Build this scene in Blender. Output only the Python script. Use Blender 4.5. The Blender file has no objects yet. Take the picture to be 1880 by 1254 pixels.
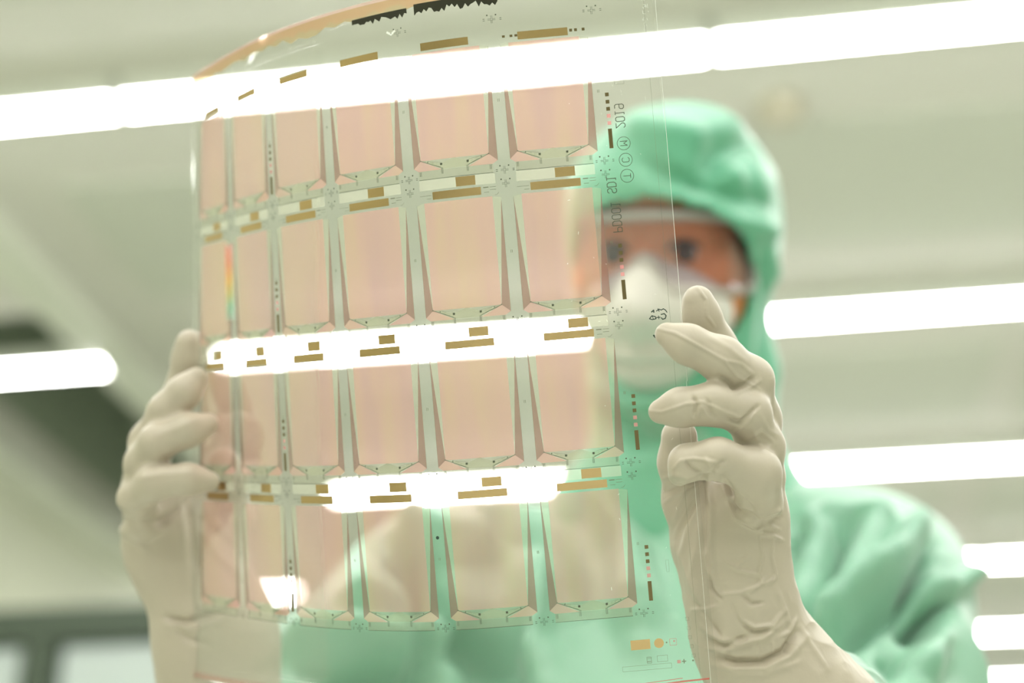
import bpy, math
import numpy as np
from mathutils import Vector, Matrix

SC = bpy.context.scene
COL = SC.collection
# ------------------------------------------------------------------ camera
FPX = 2611.0
PITCH = math.radians(25.46)
YAW = math.radians(-9.2)
CAMZ = 1.0
cy_, sy_ = math.cos(YAW), math.sin(YAW)
cp_, sp_ = math.cos(PITCH), math.sin(PITCH)
CAM = np.array([0.0, 0.0, CAMZ])
RT = np.array([cy_, -sy_, 0.0])
HD = np.array([sy_, cy_, 0.0])
FW = HD * cp_ + np.array([0, 0, sp_])
UP = -HD * sp_ + np.array([0, 0, cp_])
cam_data = bpy.data.cameras.new('camera')
cam = bpy.data.objects.new('camera', cam_data)
COL.objects.link(cam)
SC.camera = cam
cam_data.sensor_width = 36.0
cam_data.lens = FPX / 1880 * 36.0
cam_data.clip_start = 0.05
cam.matrix_world = Matrix(((RT[0], UP[0], -FW[0], CAM[0]), (RT[1], UP[1], -FW[1], CAM[1]),
                           (RT[2], UP[2], -FW[2], CAM[2]), (0, 0, 0, 1)))
cam_data.dof.use_dof = True
cam_data.dof.focus_distance = 0.703
cam_data.dof.aperture_fstop = 2.8
# ------------------------------------------------------------------ world, exposure
w = bpy.data.worlds.new('world'); SC.world = w; w.use_nodes = True
w.node_tree.nodes['Background'].inputs[0].default_value = (0.9, 0.95, 0.9, 1)
w.node_tree.nodes['Background'].inputs[1].default_value = 0.0
SC.view_settings.view_transform = 'Standard'
SC.view_settings.look = 'None'
SC.view_settings.gamma = 1.0
SC.view_settings.use_curve_mapping = False
SC.view_settings.exposure = 1.45
LAMP_E = 16.0
SC.cycles.transparent_max_bounces = 32
SC.cycles.max_bounces = 10

# ------------------------------------------------------------------ placing helpers
def P(px, py, d):
    "point seen at pixel (px,py) standing d metres in front of the camera plane"
    return CAM + d * (FW + RT * (px - 940) / FPX + UP * (627 - py) / FPX)
def PH(px, py, D):
    "point seen at pixel, D metres ahead measured horizontally"
    r = FW + RT * (px - 940) / FPX + UP * (627 - py) / FPX
    return CAM + r * D / float(r @ HD)
def project(co):
    q = co - CAM
    d = q @ FW
    return 940 + FPX * (q @ RT) / d, 627 - FPX * (q @ UP) / d, d

# ------------------------------------------------------------------ object helpers
def finish(name, verts, faces, mats=None, parent=None, fmat=None, smooth=False):
    me = bpy.data.meshes.new(name)
    me.from_pydata([tuple(map(float, v)) for v in verts], [], [tuple(map(int, f)) for f in faces])
    for m in (mats if isinstance(mats, (list, tuple)) else [mats]):
        if m: me.materials.append(m)
    if fmat is not None:
        me.polygons.foreach_set('material_index', np.array(fmat, dtype=np.int32))
    if smooth:
        me.polygons.foreach_set('use_smooth', np.ones(len(me.polygons), dtype=bool))
    me.update()
    o = bpy.data.objects.new(name, me); COL.objects.link(o)
    if parent:
        o.parent = parent
        bpy.context.view_layer.update()
        o.matrix_parent_inverse = parent.matrix_world.inverted()
    return o
def tag(o, label, cat, group=None):
    o['label'] = label; o['category'] = cat
    if group: o['group'] = group
    return o
def empty(name, loc, label, cat, group=None):
    o = bpy.data.objects.new(name, None); COL.objects.link(o); o.location = tuple(float(c) for c in loc)
    bpy.context.view_layer.update()
    return tag(o, label, cat, group)
def box_vf(x0, x1, y0, y1, z0, z1):
    v = [(x, y, z) for z in (z0, z1) for y in (y0, y1) for x in (x0, x1)]
    f = [(0, 2, 3, 1), (4, 5, 7, 6), (0, 1, 5, 4), (2, 6, 7, 3), (0, 4, 6, 2), (1, 3, 7, 5)]
    return v, f
class MB:
    def __init__(s): s.v = []; s.f = []; s.m = []
    def add(s, v, f, mi=0):
        n = len(s.v); s.v += [tuple(p) for p in v]; s.f += [tuple(i + n for i in q) for q in f]; s.m += [mi] * len(f)
    def box(s, *a, mi=0): s.add(*box_vf(*a), mi)
    def build(s, name, mats, parent=None, smooth=False, bevel=0):
        o = finish(name, s.v, s.f, mats, parent, s.m, smooth)
        if bevel:
            b = o.modifiers.new('bevel', 'BEVEL'); b.width = bevel; b.segments = 3; b.limit_method = 'ANGLE'
        return o

# ------------------------------------------------------------------ materials
def srgb(r, g, b):
    f = lambda c: (c / 255 / 12.92) if c <= 10 else ((c / 255 + 0.055) / 1.055) ** 2.4
    return (f(r), f(g), f(b), 1)
def mat(name, col, rough=0.5, metal=0.0, spec=0.5, **kw):
    m = bpy.data.materials.new(name); m.use_nodes = True
    b = m.node_tree.nodes['Principled BSDF']
    b.inputs['Base Color'].default_value = col
    b.inputs['Roughness'].default_value = rough
    b.inputs['Metallic'].default_value = metal
    b.inputs['Specular IOR Level'].default_value = spec
    for k, v in kw.items(): b.inputs[k.replace('_', ' ')].default_value = v
    return m
def add_noise(m, scale, amt, bump=0.0, bscale=None, dist=0.001, detail=4):
    nt = m.node_tree; b = nt.nodes['Principled BSDF']
    tc = nt.nodes.new('ShaderNodeTexCoord')
    n = nt.nodes.new('ShaderNodeTexNoise'); n.inputs['Scale'].default_value = scale; n.inputs['Detail'].default_value = detail
    nt.links.new(tc.outputs['Object'], n.inputs['Vector'])
    if amt:
        c = b.inputs['Base Color'].default_value[:]
        mx = nt.nodes.new('ShaderNodeMix'); mx.data_type = 'RGBA'
        mx.inputs[6].default_value = tuple(v * (1 - amt) for v in c[:3]) + (1,)
        mx.inputs[7].default_value = tuple(min(1, v * (1 + amt)) for v in c[:3]) + (1,)
        nt.links.new(n.outputs['Fac'], mx.inputs[0]); nt.links.new(mx.outputs[2], b.inputs['Base Color'])
    if bump:
        n2 = nt.nodes.new('ShaderNodeTexNoise'); n2.inputs['Scale'].default_value = bscale or scale; n2.inputs['Detail'].default_value = 5
        nt.links.new(tc.outputs['Object'], n2.inputs['Vector'])
        bp = nt.nodes.new('ShaderNodeBump'); bp.inputs['Strength'].default_value = bump; bp.inputs['Distance'].default_value = dist
        nt.links.new(n2.outputs['Fac'], bp.inputs['Height']); nt.links.new(bp.outputs['Normal'], b.inputs['Normal'])
    return m
def emis(name, col, s):
    m = bpy.data.materials.new(name); m.use_nodes = True
    nt = m.node_tree; nt.nodes.clear()
    o = nt.nodes.new('ShaderNodeOutputMaterial'); e = nt.nodes.new('ShaderNodeEmission')
    e.inputs[0].default_value = col; e.inputs[1].default_value = s
    nt.links.new(e.outputs[0], o.inputs[0]); return m
def sheer(name, tint, scatter, fac, rough=0.03, spec=1.0, emph=None, iris=0.0):
    "see-through layer: tinted transparency + scattered light + surface gloss"
    m = bpy.data.materials.new(name); m.use_nodes = True
    nt = m.node_tree; nt.nodes.clear(); N = nt.nodes.new; L = nt.links.new
    out = N('ShaderNodeOutputMaterial')
    tr = N('ShaderNodeBsdfTransparent'); tr.inputs[0].default_value = tint
    res = tr.outputs[0]
    if fac > 0:
        di = N('ShaderNodeBsdfDiffuse'); di.inputs[0].default_value = scatter
        tl = N('ShaderNodeBsdfTranslucent'); tl.inputs[0].default_value = scatter
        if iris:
            # reflected streaks and diffraction bands painted into the scatter colour as stretched noise
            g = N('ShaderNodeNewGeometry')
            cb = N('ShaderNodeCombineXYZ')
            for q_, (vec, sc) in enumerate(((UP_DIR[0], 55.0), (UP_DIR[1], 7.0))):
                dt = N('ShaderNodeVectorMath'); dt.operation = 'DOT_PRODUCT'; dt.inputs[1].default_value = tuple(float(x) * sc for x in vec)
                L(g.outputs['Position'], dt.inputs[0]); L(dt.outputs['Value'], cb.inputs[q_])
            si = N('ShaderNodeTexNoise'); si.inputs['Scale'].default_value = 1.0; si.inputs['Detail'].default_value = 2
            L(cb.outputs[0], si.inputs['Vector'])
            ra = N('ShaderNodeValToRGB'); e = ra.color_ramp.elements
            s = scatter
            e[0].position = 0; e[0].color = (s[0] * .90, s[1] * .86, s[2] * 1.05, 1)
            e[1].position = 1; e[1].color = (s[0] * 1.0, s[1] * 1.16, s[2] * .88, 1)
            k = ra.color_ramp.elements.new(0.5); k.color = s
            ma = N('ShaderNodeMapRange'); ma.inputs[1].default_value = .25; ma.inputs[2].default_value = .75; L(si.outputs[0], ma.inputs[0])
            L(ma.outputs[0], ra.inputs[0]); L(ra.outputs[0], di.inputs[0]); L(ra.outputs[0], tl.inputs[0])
        a = N('ShaderNodeMixShader'); a.inputs[0].default_value = 0.6; L(di.outputs[0], a.inputs[1]); L(tl.outputs[0], a.inputs[2])
        b = N('ShaderNodeMixShader'); b.inputs[0].default_value = fac; L(res, b.inputs[1]); L(a.outputs[0], b.inputs[2]); res = b.outputs[0]
    if spec > 0:
        gl = N('ShaderNodeBsdfGlossy'); gl.inputs['Roughness'].default_value = rough
        fr = N('ShaderNodeFresnel'); fr.inputs[0].default_value = 1.35
        fm = N('ShaderNodeMath'); fm.operation = 'MULTIPLY'; fm.inputs[1].default_value = spec; L(fr.outputs[0], fm.inputs[0])
        b = N('ShaderNodeMixShader'); L(fm.outputs[0], b.inputs[0]); L(res, b.inputs[1]); L(gl.outputs[0], b.inputs[2]); res = b.outputs[0]
    L(res, out.inputs[0])
    return m

UP_DIR = (0.9962 * RT + 0.0872 * UP, -0.9962 * UP + 0.0872 * RT)
M = {}
M['ceiling'] = add_noise(mat('ceiling_paint', srgb(213, 211, 200), 0.6), 1.2, 0.04)
M['panel'] = add_noise(mat('ceiling_panel', srgb(204, 206, 192), 0.6), 2.0, 0.04)
M['beam'] = mat('beam_paint', srgb(226, 228, 214), 0.5)
M['wall'] = add_noise(mat('wall_paint', srgb(188, 191, 168), 0.6), 1.5, 0.05)
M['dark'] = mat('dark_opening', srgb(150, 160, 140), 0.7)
M['darkframe'] = mat('dark_frame', srgb(70, 82, 68), 0.5)
M['paleglass'] = mat('pale_cabinet_panel', srgb(190, 200, 198), 0.3)
M['floor'] = add_noise(mat('floor_vinyl', srgb(206, 210, 200), 0.35), 2.0, 0.04)
M['housing'] = mat('lamp_housing', srgb(235, 238, 228), 0.4)
M['lamp'] = emis('lamp_diffuser', (1.0, 1.0, 0.97, 1), LAMP_E)
M['skin'] = add_noise(mat('skin', srgb(230, 148, 94), 0.5, Subsurface_Weight=0.1), 40, 0.08, 0.15, 300, 0.0005)
M['gown'] = add_noise(mat('gown_fabric', srgb(130, 180, 152), 0.40, spec=0.7, Sheen_Weight=0.3, Sheen_Roughness=0.45), 8, 0.04, 0.3, 60, 0.002)
M['hood'] = add_noise(mat('hood_fabric', srgb(100, 178, 142), 0.45, spec=0.6, Sheen_Weight=0.6, Sheen_Roughness=0.45), 8, 0.05, 0.3, 60, 0.002)
M['mask'] = add_noise(mat('mask_fabric', srgb(218, 213, 204), 0.8), 20, 0.03, 0.2, 200, 0.001)
M['white'] = mat('white_elastic', srgb(225, 228, 215), 0.7)
M['boot'] = mat('boot_rubber', srgb(225, 228, 220), 0.5)
M['dark_hair'] = mat('dark_brow_hair', srgb(46, 30, 22), 0.8)
M['iris'] = mat('iris', srgb(40, 26, 18), 0.15)
M['sclera'] = mat('eye_white', srgb(215, 205, 195), 0.2)
M['gold'] = mat('gold_pad', srgb(200, 172, 126), 0.25, 1.0)
M['ink'] = mat('dark_etched_metal', srgb(78, 84, 66), 0.5)
M['ink2'] = mat('grey_etched_line', srgb(120, 124, 100), 0.5)
M['olive'] = mat('olive_test_pad', srgb(118, 104, 70), 0.35, 0.6)
M['marker'] = mat('black_marker_ink', srgb(48, 66, 58), 0.7)
M['black'] = mat('black_residue', srgb(44, 44, 26), 0.8)

# ------------------------------------------------------------------ room shell
CEIL = CAMZ + 1.75
X0, X1, Y0, Y1 = -3.4, 4.2, -4.2, 10.5
def struct(name, mb, mats, bevel=0):
    o = mb.build(name, mats, bevel=bevel); o['kind'] = 'structure'; return o
b = MB(); b.box(X0, X1, Y0, Y1, -0.1, 0); struct('floor', b, M['floor'])
b = MB()
# ceiling slab with an opening above the left bay
OX0, OX1, OY0, OY1 = -2.38, -1.80, 3.25, 5.3
b.box(OX1, X1, Y0, Y1, CEIL, CEIL + .1); b.box(X0, OX0, Y0, Y1, CEIL, CEIL + .1)
b.box(OX0, OX1, Y0, OY0, CEIL, CEIL + .1); b.box(OX0, OX1, OY1, Y1, CEIL, CEIL + .1)
struct('ceiling', b, M['ceiling'])
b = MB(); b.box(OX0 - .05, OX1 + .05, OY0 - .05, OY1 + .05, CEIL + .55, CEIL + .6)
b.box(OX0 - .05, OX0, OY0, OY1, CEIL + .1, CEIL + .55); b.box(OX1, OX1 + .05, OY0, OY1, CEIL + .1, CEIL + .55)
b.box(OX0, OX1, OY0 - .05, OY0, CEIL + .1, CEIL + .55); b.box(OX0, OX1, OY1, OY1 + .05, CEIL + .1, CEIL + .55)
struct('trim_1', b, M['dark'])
for n, a in (('wall_left', (-2.62, -2.52, Y0, Y1, 0, CEIL - .0)), ('wall_right', (X1, X1 + .1, Y0, Y1, 0, CEIL)),
             ('wall_back', (X0, X1, Y1, Y1 + .1, 0, CEIL)), ('wall_front', (X0, X1, Y0 - .1, Y0, 0, CEIL))):
    b = MB(); b.box(*a); struct(n, b, M['wall'])
b = MB(); b.box(-1.80, -1.68, Y0, Y1, CEIL - .05, CEIL); struct('trim_2', b, M['beam'])
b = MB(); b.box(-2.52, -2.38, Y0, Y1, CEIL - .06, CEIL); struct('trim_3', b, M['beam'])
# shallow filter panels in the ceiling, one field between every two lamp rows
b = MB()
for r in range(-3, 7):
    y = 2.28 + 1.21 * r
    for x in (-1.55, -0.35, 0.85, 2.05):
        b.box(x + .06, x + 1.14, y + .34, y + .90, CEIL - .012, CEIL, mi=0)
struct('trim_4', b, M['panel'])

# ------------------------------------------------------------------ ceiling lamps
rows = {0: [(-2.39, 1), (-1.18, 1), (0.03, 1), (1.24, 1), (2.45, 1)]}
for r in range(1, 6): rows[r] = [(-2.95, .0), (-1.41, 1), (-0.20, 1), (1.01, 1), (2.22, 1)]
for r in range(-4, 0): rows[r] = [(-2.2, 1), (-0.99, 1), (0.22, 1), (1.43, 1)]  # unseen rows behind the camera, added to light the figure's front
YR = {0: 2.28, 1: 3.50, 2: 4.69, 3: 5.90, 4: 7.15, 5: 8.32}
LL = 1.195; LW = 0.050
def make_lamp():
    root = empty('ceiling_lamp', (0, 0, 0), '', 'ceiling lamp')
    b = MB(); b.box(0, LL, -.040, .040, -.05, 0); h = b.build('housing', M['housing'], root, bevel=.006)
    # diffuser: half round tube
    v = []; f = []; n = 12
    for i, x in enumerate((0.006, LL - .006)):
        for k in range(n + 1):
            a = math.pi * k / n
            v.append((x, .030 * math.cos(a), -.05 - .012 * math.sin(a)))
    for k in range(n): f.append((k, k + 1, n + 1 + k + 1, n + 1 + k))
    f.append(tuple(range(n, -1, -1))); f.append(tuple(range(n + 1, 2 * n + 2)))
    finish('diffuser', v, f, M['lamp'], root, smooth=False)
    for x in (0.0, LL - .005):
        b = MB(); b.box(x, x + .005, -.028, .028, -.062, -.049); b.build('end_cap', M['housing'], root)
    return root
proto = make_lamp()
first = True
LAB = {(0, 0): 'bright tube lamp in the nearest ceiling row, left of the film', (0, 1): 'bright tube lamp in the nearest ceiling row, crossing behind the top of the film',
  (0, 2): 'bright tube lamp in the nearest ceiling row, at the upper right', (0, 3): 'nearest row tube lamp beyond the right edge',
  (1, 0): 'tube lamp crossing the dark ceiling opening, left of the gloved hand', (1, 1): 'tube lamp seen through the middle of the film, left of the goggles',
  (1, 2): 'tube lamp just right of the green hood, above the gloved fingers', (1, 3): 'second row tube lamp at the right edge',
  (2, 0): 'short tube lamp behind the fingers of the left gloved hand', (2, 1): 'tube lamp seen through the lower middle of the film, below the mask',
  (2, 2): 'tube lamp above the green shoulder at right', (2, 3): 'third row tube lamp continuing past the right edge',
  (3, 0): 'faint tube lamp end seen through the film beside the left wrist', (3, 1): 'fourth row tube lamp hidden by the gown',
  (3, 2): 'tube lamp right of the green shoulder top', (3, 3): 'fourth row tube lamp past the right edge',
  (4, 1): 'fifth row tube lamp hidden by the gown', (4, 2): 'tube lamp beside the green upper arm, second lowest at right', (4, 3): 'fifth row tube lamp past the right edge',
  (5, 1): 'farthest row tube lamp hidden by the gown', (5, 2): 'lowest tube lamp at the right edge, beside the sleeve', (5, 3): 'farthest row tube lamp past the right edge'}
XL = {0: (-2.39, -1.195), 1: (-2.93, -1.755), 2: (-2.09, -1.78), 3: (-2.5, -1.91)}
nth = ['', 'first', 'second', 'third', 'fourth']
for r in sorted(rows, key=lambda k: (k < 0, k)):
    y = YR.get(r, 2.28 + 1.21 * r)
    for i, (x, _) in enumerate(rows[r]):
        if r >= 0 and (i == 4 or (r >= 4 and i == 0)): continue
        L = LL
        if i == 0 and r in XL: x = XL[r][0]; L = XL[r][1] - x
        if x < -2.51: L -= (-2.51 - x); x = -2.51
        if first: o = proto; first = False
        else:
            o = proto.copy(); COL.objects.link(o)
            for c in proto.children:
                d = c.copy(); COL.objects.link(d); d.parent = o
                d.matrix_parent_inverse = Matrix()
        o.location = (x, y, CEIL)
        o.scale = (L / LL, 1, 1)
        if r >= 0: o['label'] = LAB[(r, i)]
        else: o['label'] = '%s added unseen fill lamp of the %s ceiling row behind the camera' % (('leftmost', 'left inner', 'right inner', 'rightmost')[i], nth[-r])
        o['category'] = 'ceiling lamp'
        o['group'] = 'tube lamps in rows on the ceiling'

# ------------------------------------------------------------------ cabinet at lower left
CX0, CX1, CY0, CY1, CT = -2.45, -1.0, 3.35, 3.95, CAMZ + .925
root = empty('equipment_cabinet', ((CX0 + CX1) / 2, CY0, 0), 'pale equipment cabinet with dark frame standing at the lower left behind the gloved hand', 'cabinet')
b = MB(); b.box(CX0, CX1, CY0 + .05, CY1, .1, CT - .06); b.build('body', M['paleglass'], root)
b = MB(); b.box(CX0 - .0, CX1 + .02, CY0, CY1 + .02, CT - .06, CT + .03); b.build('top_rail', M['darkframe'], root, bevel=.006)
xs = [CX0, -1.80, -1.12]
for x in xs:
    b = MB(); b.box(x, x + .085, CY0, CY0 + .06, .1, CT - .06); b.build('post', M['darkframe'], root, bevel=.004)
for i in range(2):
    b = MB(); b.box(xs[i] + .10, xs[i + 1] - .015, CY0 + .02, CY0 + .048, .15, CT - .075)
    dr = b.build('door', M['paleglass'], root, bevel=.004)
    b = MB(); b.box(xs[i + 1] - .06, xs[i + 1] - .04, CY0 - .01, CY0 + .02, .95, 1.15); b.build('handle', M['darkframe'], dr)
b = MB(); b.box(CX0 + .03, CX1 - .03, CY0 + .08, CY1 - .03, 0, .1); b.build('plinth', M['darkframe'], root)
root = empty('smoke_detector', (0, 0, 0), 'small dark round sensor on the ceiling above the hood', 'sensor')
c = np.array(PH(1432, 195, 1.0)); dirv = (c - CAM); c = CAM + dirv * (CEIL - CAMZ) / dirv[2]
v = []; f = []
for z, r_ in ((0, .05), (-.02, .05), (-.04, .035), (-.045, .0001)):
    for k in range(20): v.append((c[0] + r_ * math.cos(k * math.pi / 10), c[1] + r_ * math.sin(k * math.pi / 10), CEIL + z))
for j in range(3):
    for k in range(20): f.append((j * 20 + k, j * 20 + (k + 1) % 20, (j + 1) * 20 + (k + 1) % 20, (j + 1) * 20 + k))
root.location = (c[0], c[1], CEIL); bpy.context.view_layer.update()
finish('sensor_cap', v, f, mat('sensor_grey', srgb(188, 182, 160), .5), root, smooth=True)

# ------------------------------------------------------------------ SDF sculpting
def lin(a, b, t): return a + (b - a) * t
class Field:
    def __init__(s, lo, hi, h):
        s.h = h; s.lo = np.array(lo, float); s.n = np.ceil((np.array(hi) - s.lo) / h).astype(int) + 1
        s.a = np.full(s.n, 0.05, np.float32)
    def sub(s, lo, hi, mg):
        i0 = np.clip(np.floor((np.array(lo) - mg - s.lo) / s.h).astype(int), 0, s.n - 1)
        i1 = np.clip(np.ceil((np.array(hi) + mg - s.lo) / s.h).astype(int) + 1, 1, s.n)
        ax = [s.lo[k] + s.h * np.arange(i0[k], i1[k]) for k in range(3)]
        g = np.meshgrid(*ax, indexing='ij', sparse=True)
        return tuple(slice(i0[k], i1[k]) for k in range(3)), g
    def put(s, sl, d, k, op='u'):
        a = s.a[sl]
        if op == 'u':
            if k > 0:
                h = np.maximum(k - np.abs(a - d), 0) / k
                s.a[sl] = np.minimum(a, d) - h * h * k * .25
            else: s.a[sl] = np.minimum(a, d)
        else:
            d = -d; h = np.maximum(k - np.abs(a - d), 0) / max(k, 1e-9)
            s.a[sl] = np.maximum(a, d) + h * h * k * .25
    def cap(s, p, q, rp, rq, k=0.0, op='u'):
        p = np.array(p, float); q = np.array(q, float); R = max(rp, rq)
        sl, g = s.sub(np.minimum(p, q) - R, np.maximum(p, q) + R, k + 2.5 * s.h + .01)
        ba = q - p; L2 = max(ba @ ba, 1e-12)
        t = np.clip(((g[0] - p[0]) * ba[0] + (g[1] - p[1]) * ba[1] + (g[2] - p[2]) * ba[2]) / L2, 0, 1)
        d = np.sqrt((g[0] - p[0] - t * ba[0]) ** 2 + (g[1] - p[1] - t * ba[1]) ** 2 + (g[2] - p[2] - t * ba[2]) ** 2) - (rp + (rq - rp) * t)
        s.put(sl, d.astype(np.float32), k, op)
    def chain(s, pts, k, k0=None):
        for i in range(len(pts) - 1):
            s.cap(pts[i][0], pts[i + 1][0], pts[i][1], pts[i + 1][1], k if i or k0 is None else k0)
    def ell(s, c, ax, r, k=0.0, op='u'):
        "ax: 3 unit row vectors, r: radii"
        c = np.array(c, float); R = max(r)
        sl, g = s.sub(c - R, c + R, k + 2.5 * s.h + .01)
        dx = [g[i] - c[i] for i in range(3)]
        q = [dx[0] * ax[i][0] + dx[1] * ax[i][1] + dx[2] * ax[i][2] for i in range(3)]
        k0 = np.sqrt(sum((q[i] / r[i]) ** 2 for i in range(3)))
        k1 = np.sqrt(sum((q[i] / r[i] ** 2) ** 2 for i in range(3))) + 1e-9
        s.put(sl, (k0 * (k0 - 1) / k1).astype(np.float32), k, op)
    def mesh(s):
        a = s.a; ins = a < 0
        n = a.shape
        c = np.zeros(tuple(x - 1 for x in n), np.int8)
        for i in (0, 1):
            for j in (0, 1):
                for k in (0, 1):
                    c += ins[i:n[0] - 1 + i, j:n[1] - 1 + j, k:n[2] - 1 + k]
        cells = np.argwhere((c > 0) & (c < 8))
        idx = -np.ones(c.shape, np.int32); idx[tuple(cells.T)] = np.arange(len(cells))
        acc = np.zeros((len(cells), 3)); cnt = np.zeros(len(cells))
        cor = [(i, j, k) for i in (0, 1) for j in (0, 1) for k in (0, 1)]
        val = {q: a[cells[:, 0] + q[0], cells[:, 1] + q[1], cells[:, 2] + q[2]] for q in cor}
        for q in cor:
            for ax in range(3):
                if q[ax] == 0:
                    q2 = list(q); q2[ax] = 1; q2 = tuple(q2)
                    v0, v1 = val[q], val[q2]
                    m = (v0 < 0) != (v1 < 0)
                    t = np.where(m, v0 / np.where(m, v0 - v1, 1), 0)
                    pt = np.tile(np.array(q, float), (len(cells), 1)); pt[:, ax] = t
                    acc[m] += pt[m]; cnt[m] += 1
        V = s.lo + s.h * (cells + acc / cnt[:, None])
        F = []
        for ax in range(3):
            o1, o2 = (ax + 1) % 3, (ax + 2) % 3
            sl0 = [slice(1, n[d] - 1) for d in range(3)]; sl0[ax] = slice(0, n[ax] - 1)
            sl1 = list(sl0); sl1[ax] = slice(1, n[ax])
            A = ins[tuple(sl0)]; B = ins[tuple(sl1)]
            e = np.argwhere(A != B); e = e + np.array([0 if d == ax else 1 for d in range(3)])
            sg = ins[tuple(e.T)]
            def at(d1, d2):
                f = e.copy(); f[:, o1] -= d1; f[:, o2] -= d2; return idx[tuple(f.T)]
            q = np.stack([at(1, 1), at(0, 1), at(0, 0), at(1, 0)], 1)
            q = np.where(sg[:, None], q, q[:, ::-1]); F.append(q)
        return V, np.concatenate(F)
def fast_obj(name, V, F, m, parent=None):
    me = bpy.data.meshes.new(name)
    me.vertices.add(len(V)); me.vertices.foreach_set('co', V.astype(np.float32).ravel())
    me.loops.add(F.size); me.loops.foreach_set('vertex_index', F.astype(np.int32).ravel())
    me.polygons.add(len(F)); me.polygons.foreach_set('loop_start', np.arange(0, F.size, 4, dtype=np.int32))
    me.polygons.foreach_set('use_smooth', np.ones(len(F), bool))
    me.materials.append(m); me.update(calc_edges=True); me.validate()
    o = bpy.data.objects.new(name, me); COL.objects.link(o)
    if parent:
        o.parent = parent; bpy.context.view_layer.update(); o.matrix_parent_inverse = parent.matrix_world.inverted()
    return o
def vnormals(V, F):
    a = V[F[:, 2]] - V[F[:, 0]]; b_ = V[F[:, 3]] - V[F[:, 1]]; n = np.cross(a, b_)
    N = np.zeros_like(V)
    for k in range(4):
        for c in range(3): N[:, c] += np.bincount(F[:, k], n[:, c], len(V))
    return N / (np.linalg.norm(N, axis=1, keepdims=True) + 1e-12)
def smooth_mesh(V, F, it=2, lam=.5):
    for _ in range(it):
        S = np.zeros_like(V); C = np.zeros(len(V))
        for k in range(4):
            for j in (1, 3):
                C += np.bincount(F[:, k], minlength=len(V))
                for c in range(3): S[:, c] += np.bincount(F[:, k], V[F[:, (k + j) % 4], c], len(V))
        V = V + lam * (S / C[:, None] - V)
    return V
_rng = np.random.RandomState(7)
_G = _rng.rand(32, 32, 32)
def vnoise(p):
    i = np.floor(p).astype(int); f = p - i; f = f * f * (3 - 2 * f); r = 0
    for a in (0, 1):
        for b_ in (0, 1):
            for c in (0, 1):
                w_ = (f[:, 0] if a else 1 - f[:, 0]) * (f[:, 1] if b_ else 1 - f[:, 1]) * (f[:, 2] if c else 1 - f[:, 2])
                r = r + w_ * _G[(i[:, 0] + a) % 32, (i[:, 1] + b_) % 32, (i[:, 2] + c) % 32]
    return r
def ridged(p): return 1 - np.abs(2 * vnoise(p) - 1) ** .8
def creases(V, N, lines, side=1):
    "raise or sink the surface along traced fold lines: (points, height m, width px)"
    x, y, d = project(V)
    face = np.clip(-(N @ FW) * side * 2.5, 0, 1)
    D = np.zeros(len(V))
    for pts, amp, wd in lines:
        pts = np.array(pts, float)
        m = (x > pts[:, 0].min() - 3.5 * wd) & (x < pts[:, 0].max() + 3.5 * wd) & (y > pts[:, 1].min() - 3.5 * wd) & (y < pts[:, 1].max() + 3.5 * wd)
        if not m.any(): continue
        xx, yy = x[m], y[m]; best = np.full(len(xx), 1e9); tt = np.zeros(len(xx))
        sg = np.linalg.norm(np.diff(pts, axis=0), axis=1); cum = np.concatenate([[0], np.cumsum(sg)]); tot = cum[-1]
        for i in range(len(sg)):
            a = pts[i]; ba = pts[i + 1] - a
            t = np.clip(((xx - a[0]) * ba[0] + (yy - a[1]) * ba[1]) / (ba @ ba), 0, 1)
            q = np.hypot(xx - a[0] - t * ba[0], yy - a[1] - t * ba[1])
            u = q < best; best[u] = q[u]; tt[u] = (cum[i] + t[u] * sg[i]) / tot
        D[m] += amp * np.exp(-(best / wd) ** 2) * np.clip(np.minimum(tt, 1 - tt) * 5 + .25, 0, 1) ** .7
    return V + N * (D * face)[:, None]

# ---- hands: joints given as (px, py, depth, radius px)
def J(px, py, d, r): return (P(px, py, d), r * d / FPX)
HAND_R = dict(                    # the person's left hand, at the right of the picture
    index=[J(1281, 550, .722, 26), J(1287, 580, .724, 32), J(1312, 632, .73, 34), J(1362, 700, .738, 38), J(1385, 790, .742, 42)],
    middle=[J(1224, 614, .6895, 22), J(1262, 632, .686, 33), J(1325, 660, .688, 38), J(1376, 698, .696, 40), J(1390, 770, .712, 40), J(1394, 840, .722, 40)],
    ring=[J(1212, 756, .6895, 22), J(1250, 748, .685, 32), J(1308, 742, .682, 35), J(1372, 758, .688, 39), J(1396, 820, .700, 40), J(1400, 870, .712, 40)],
    little=[J(1247, 872, .689, 20), J(1262, 850, .682, 30), J(1318, 842, .676, 34), J(1388, 868, .684, 42), J(1394, 920, .70, 44)],
    thumb=[J(1247, 802, .722, 33), J(1248, 850, .727, 36), J(1262, 920, .735, 42), J(1290, 1000, .738, 54), J(1320, 1090, .736, 62)],
    palm=[J(1390, 880, .712, 46), J(1372, 960, .720, 62), J(1365, 1060, .724, 70), J(1372, 1130, .726, 76)],
    palm2=[J(1330, 905, .727, 46), J(1325, 1000, .730, 60), J(1345, 1100, .730, 68)],
    wrist=[J(1366, 1120, .727, 80), J(1385, 1190, .729, 92), J(1440, 1275, .730, 116)],
    cuff=[J(1440, 1275, .730, 116), J(1505, 1345, .736, 120), J(1570, 1420, .742, 124)])
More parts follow.
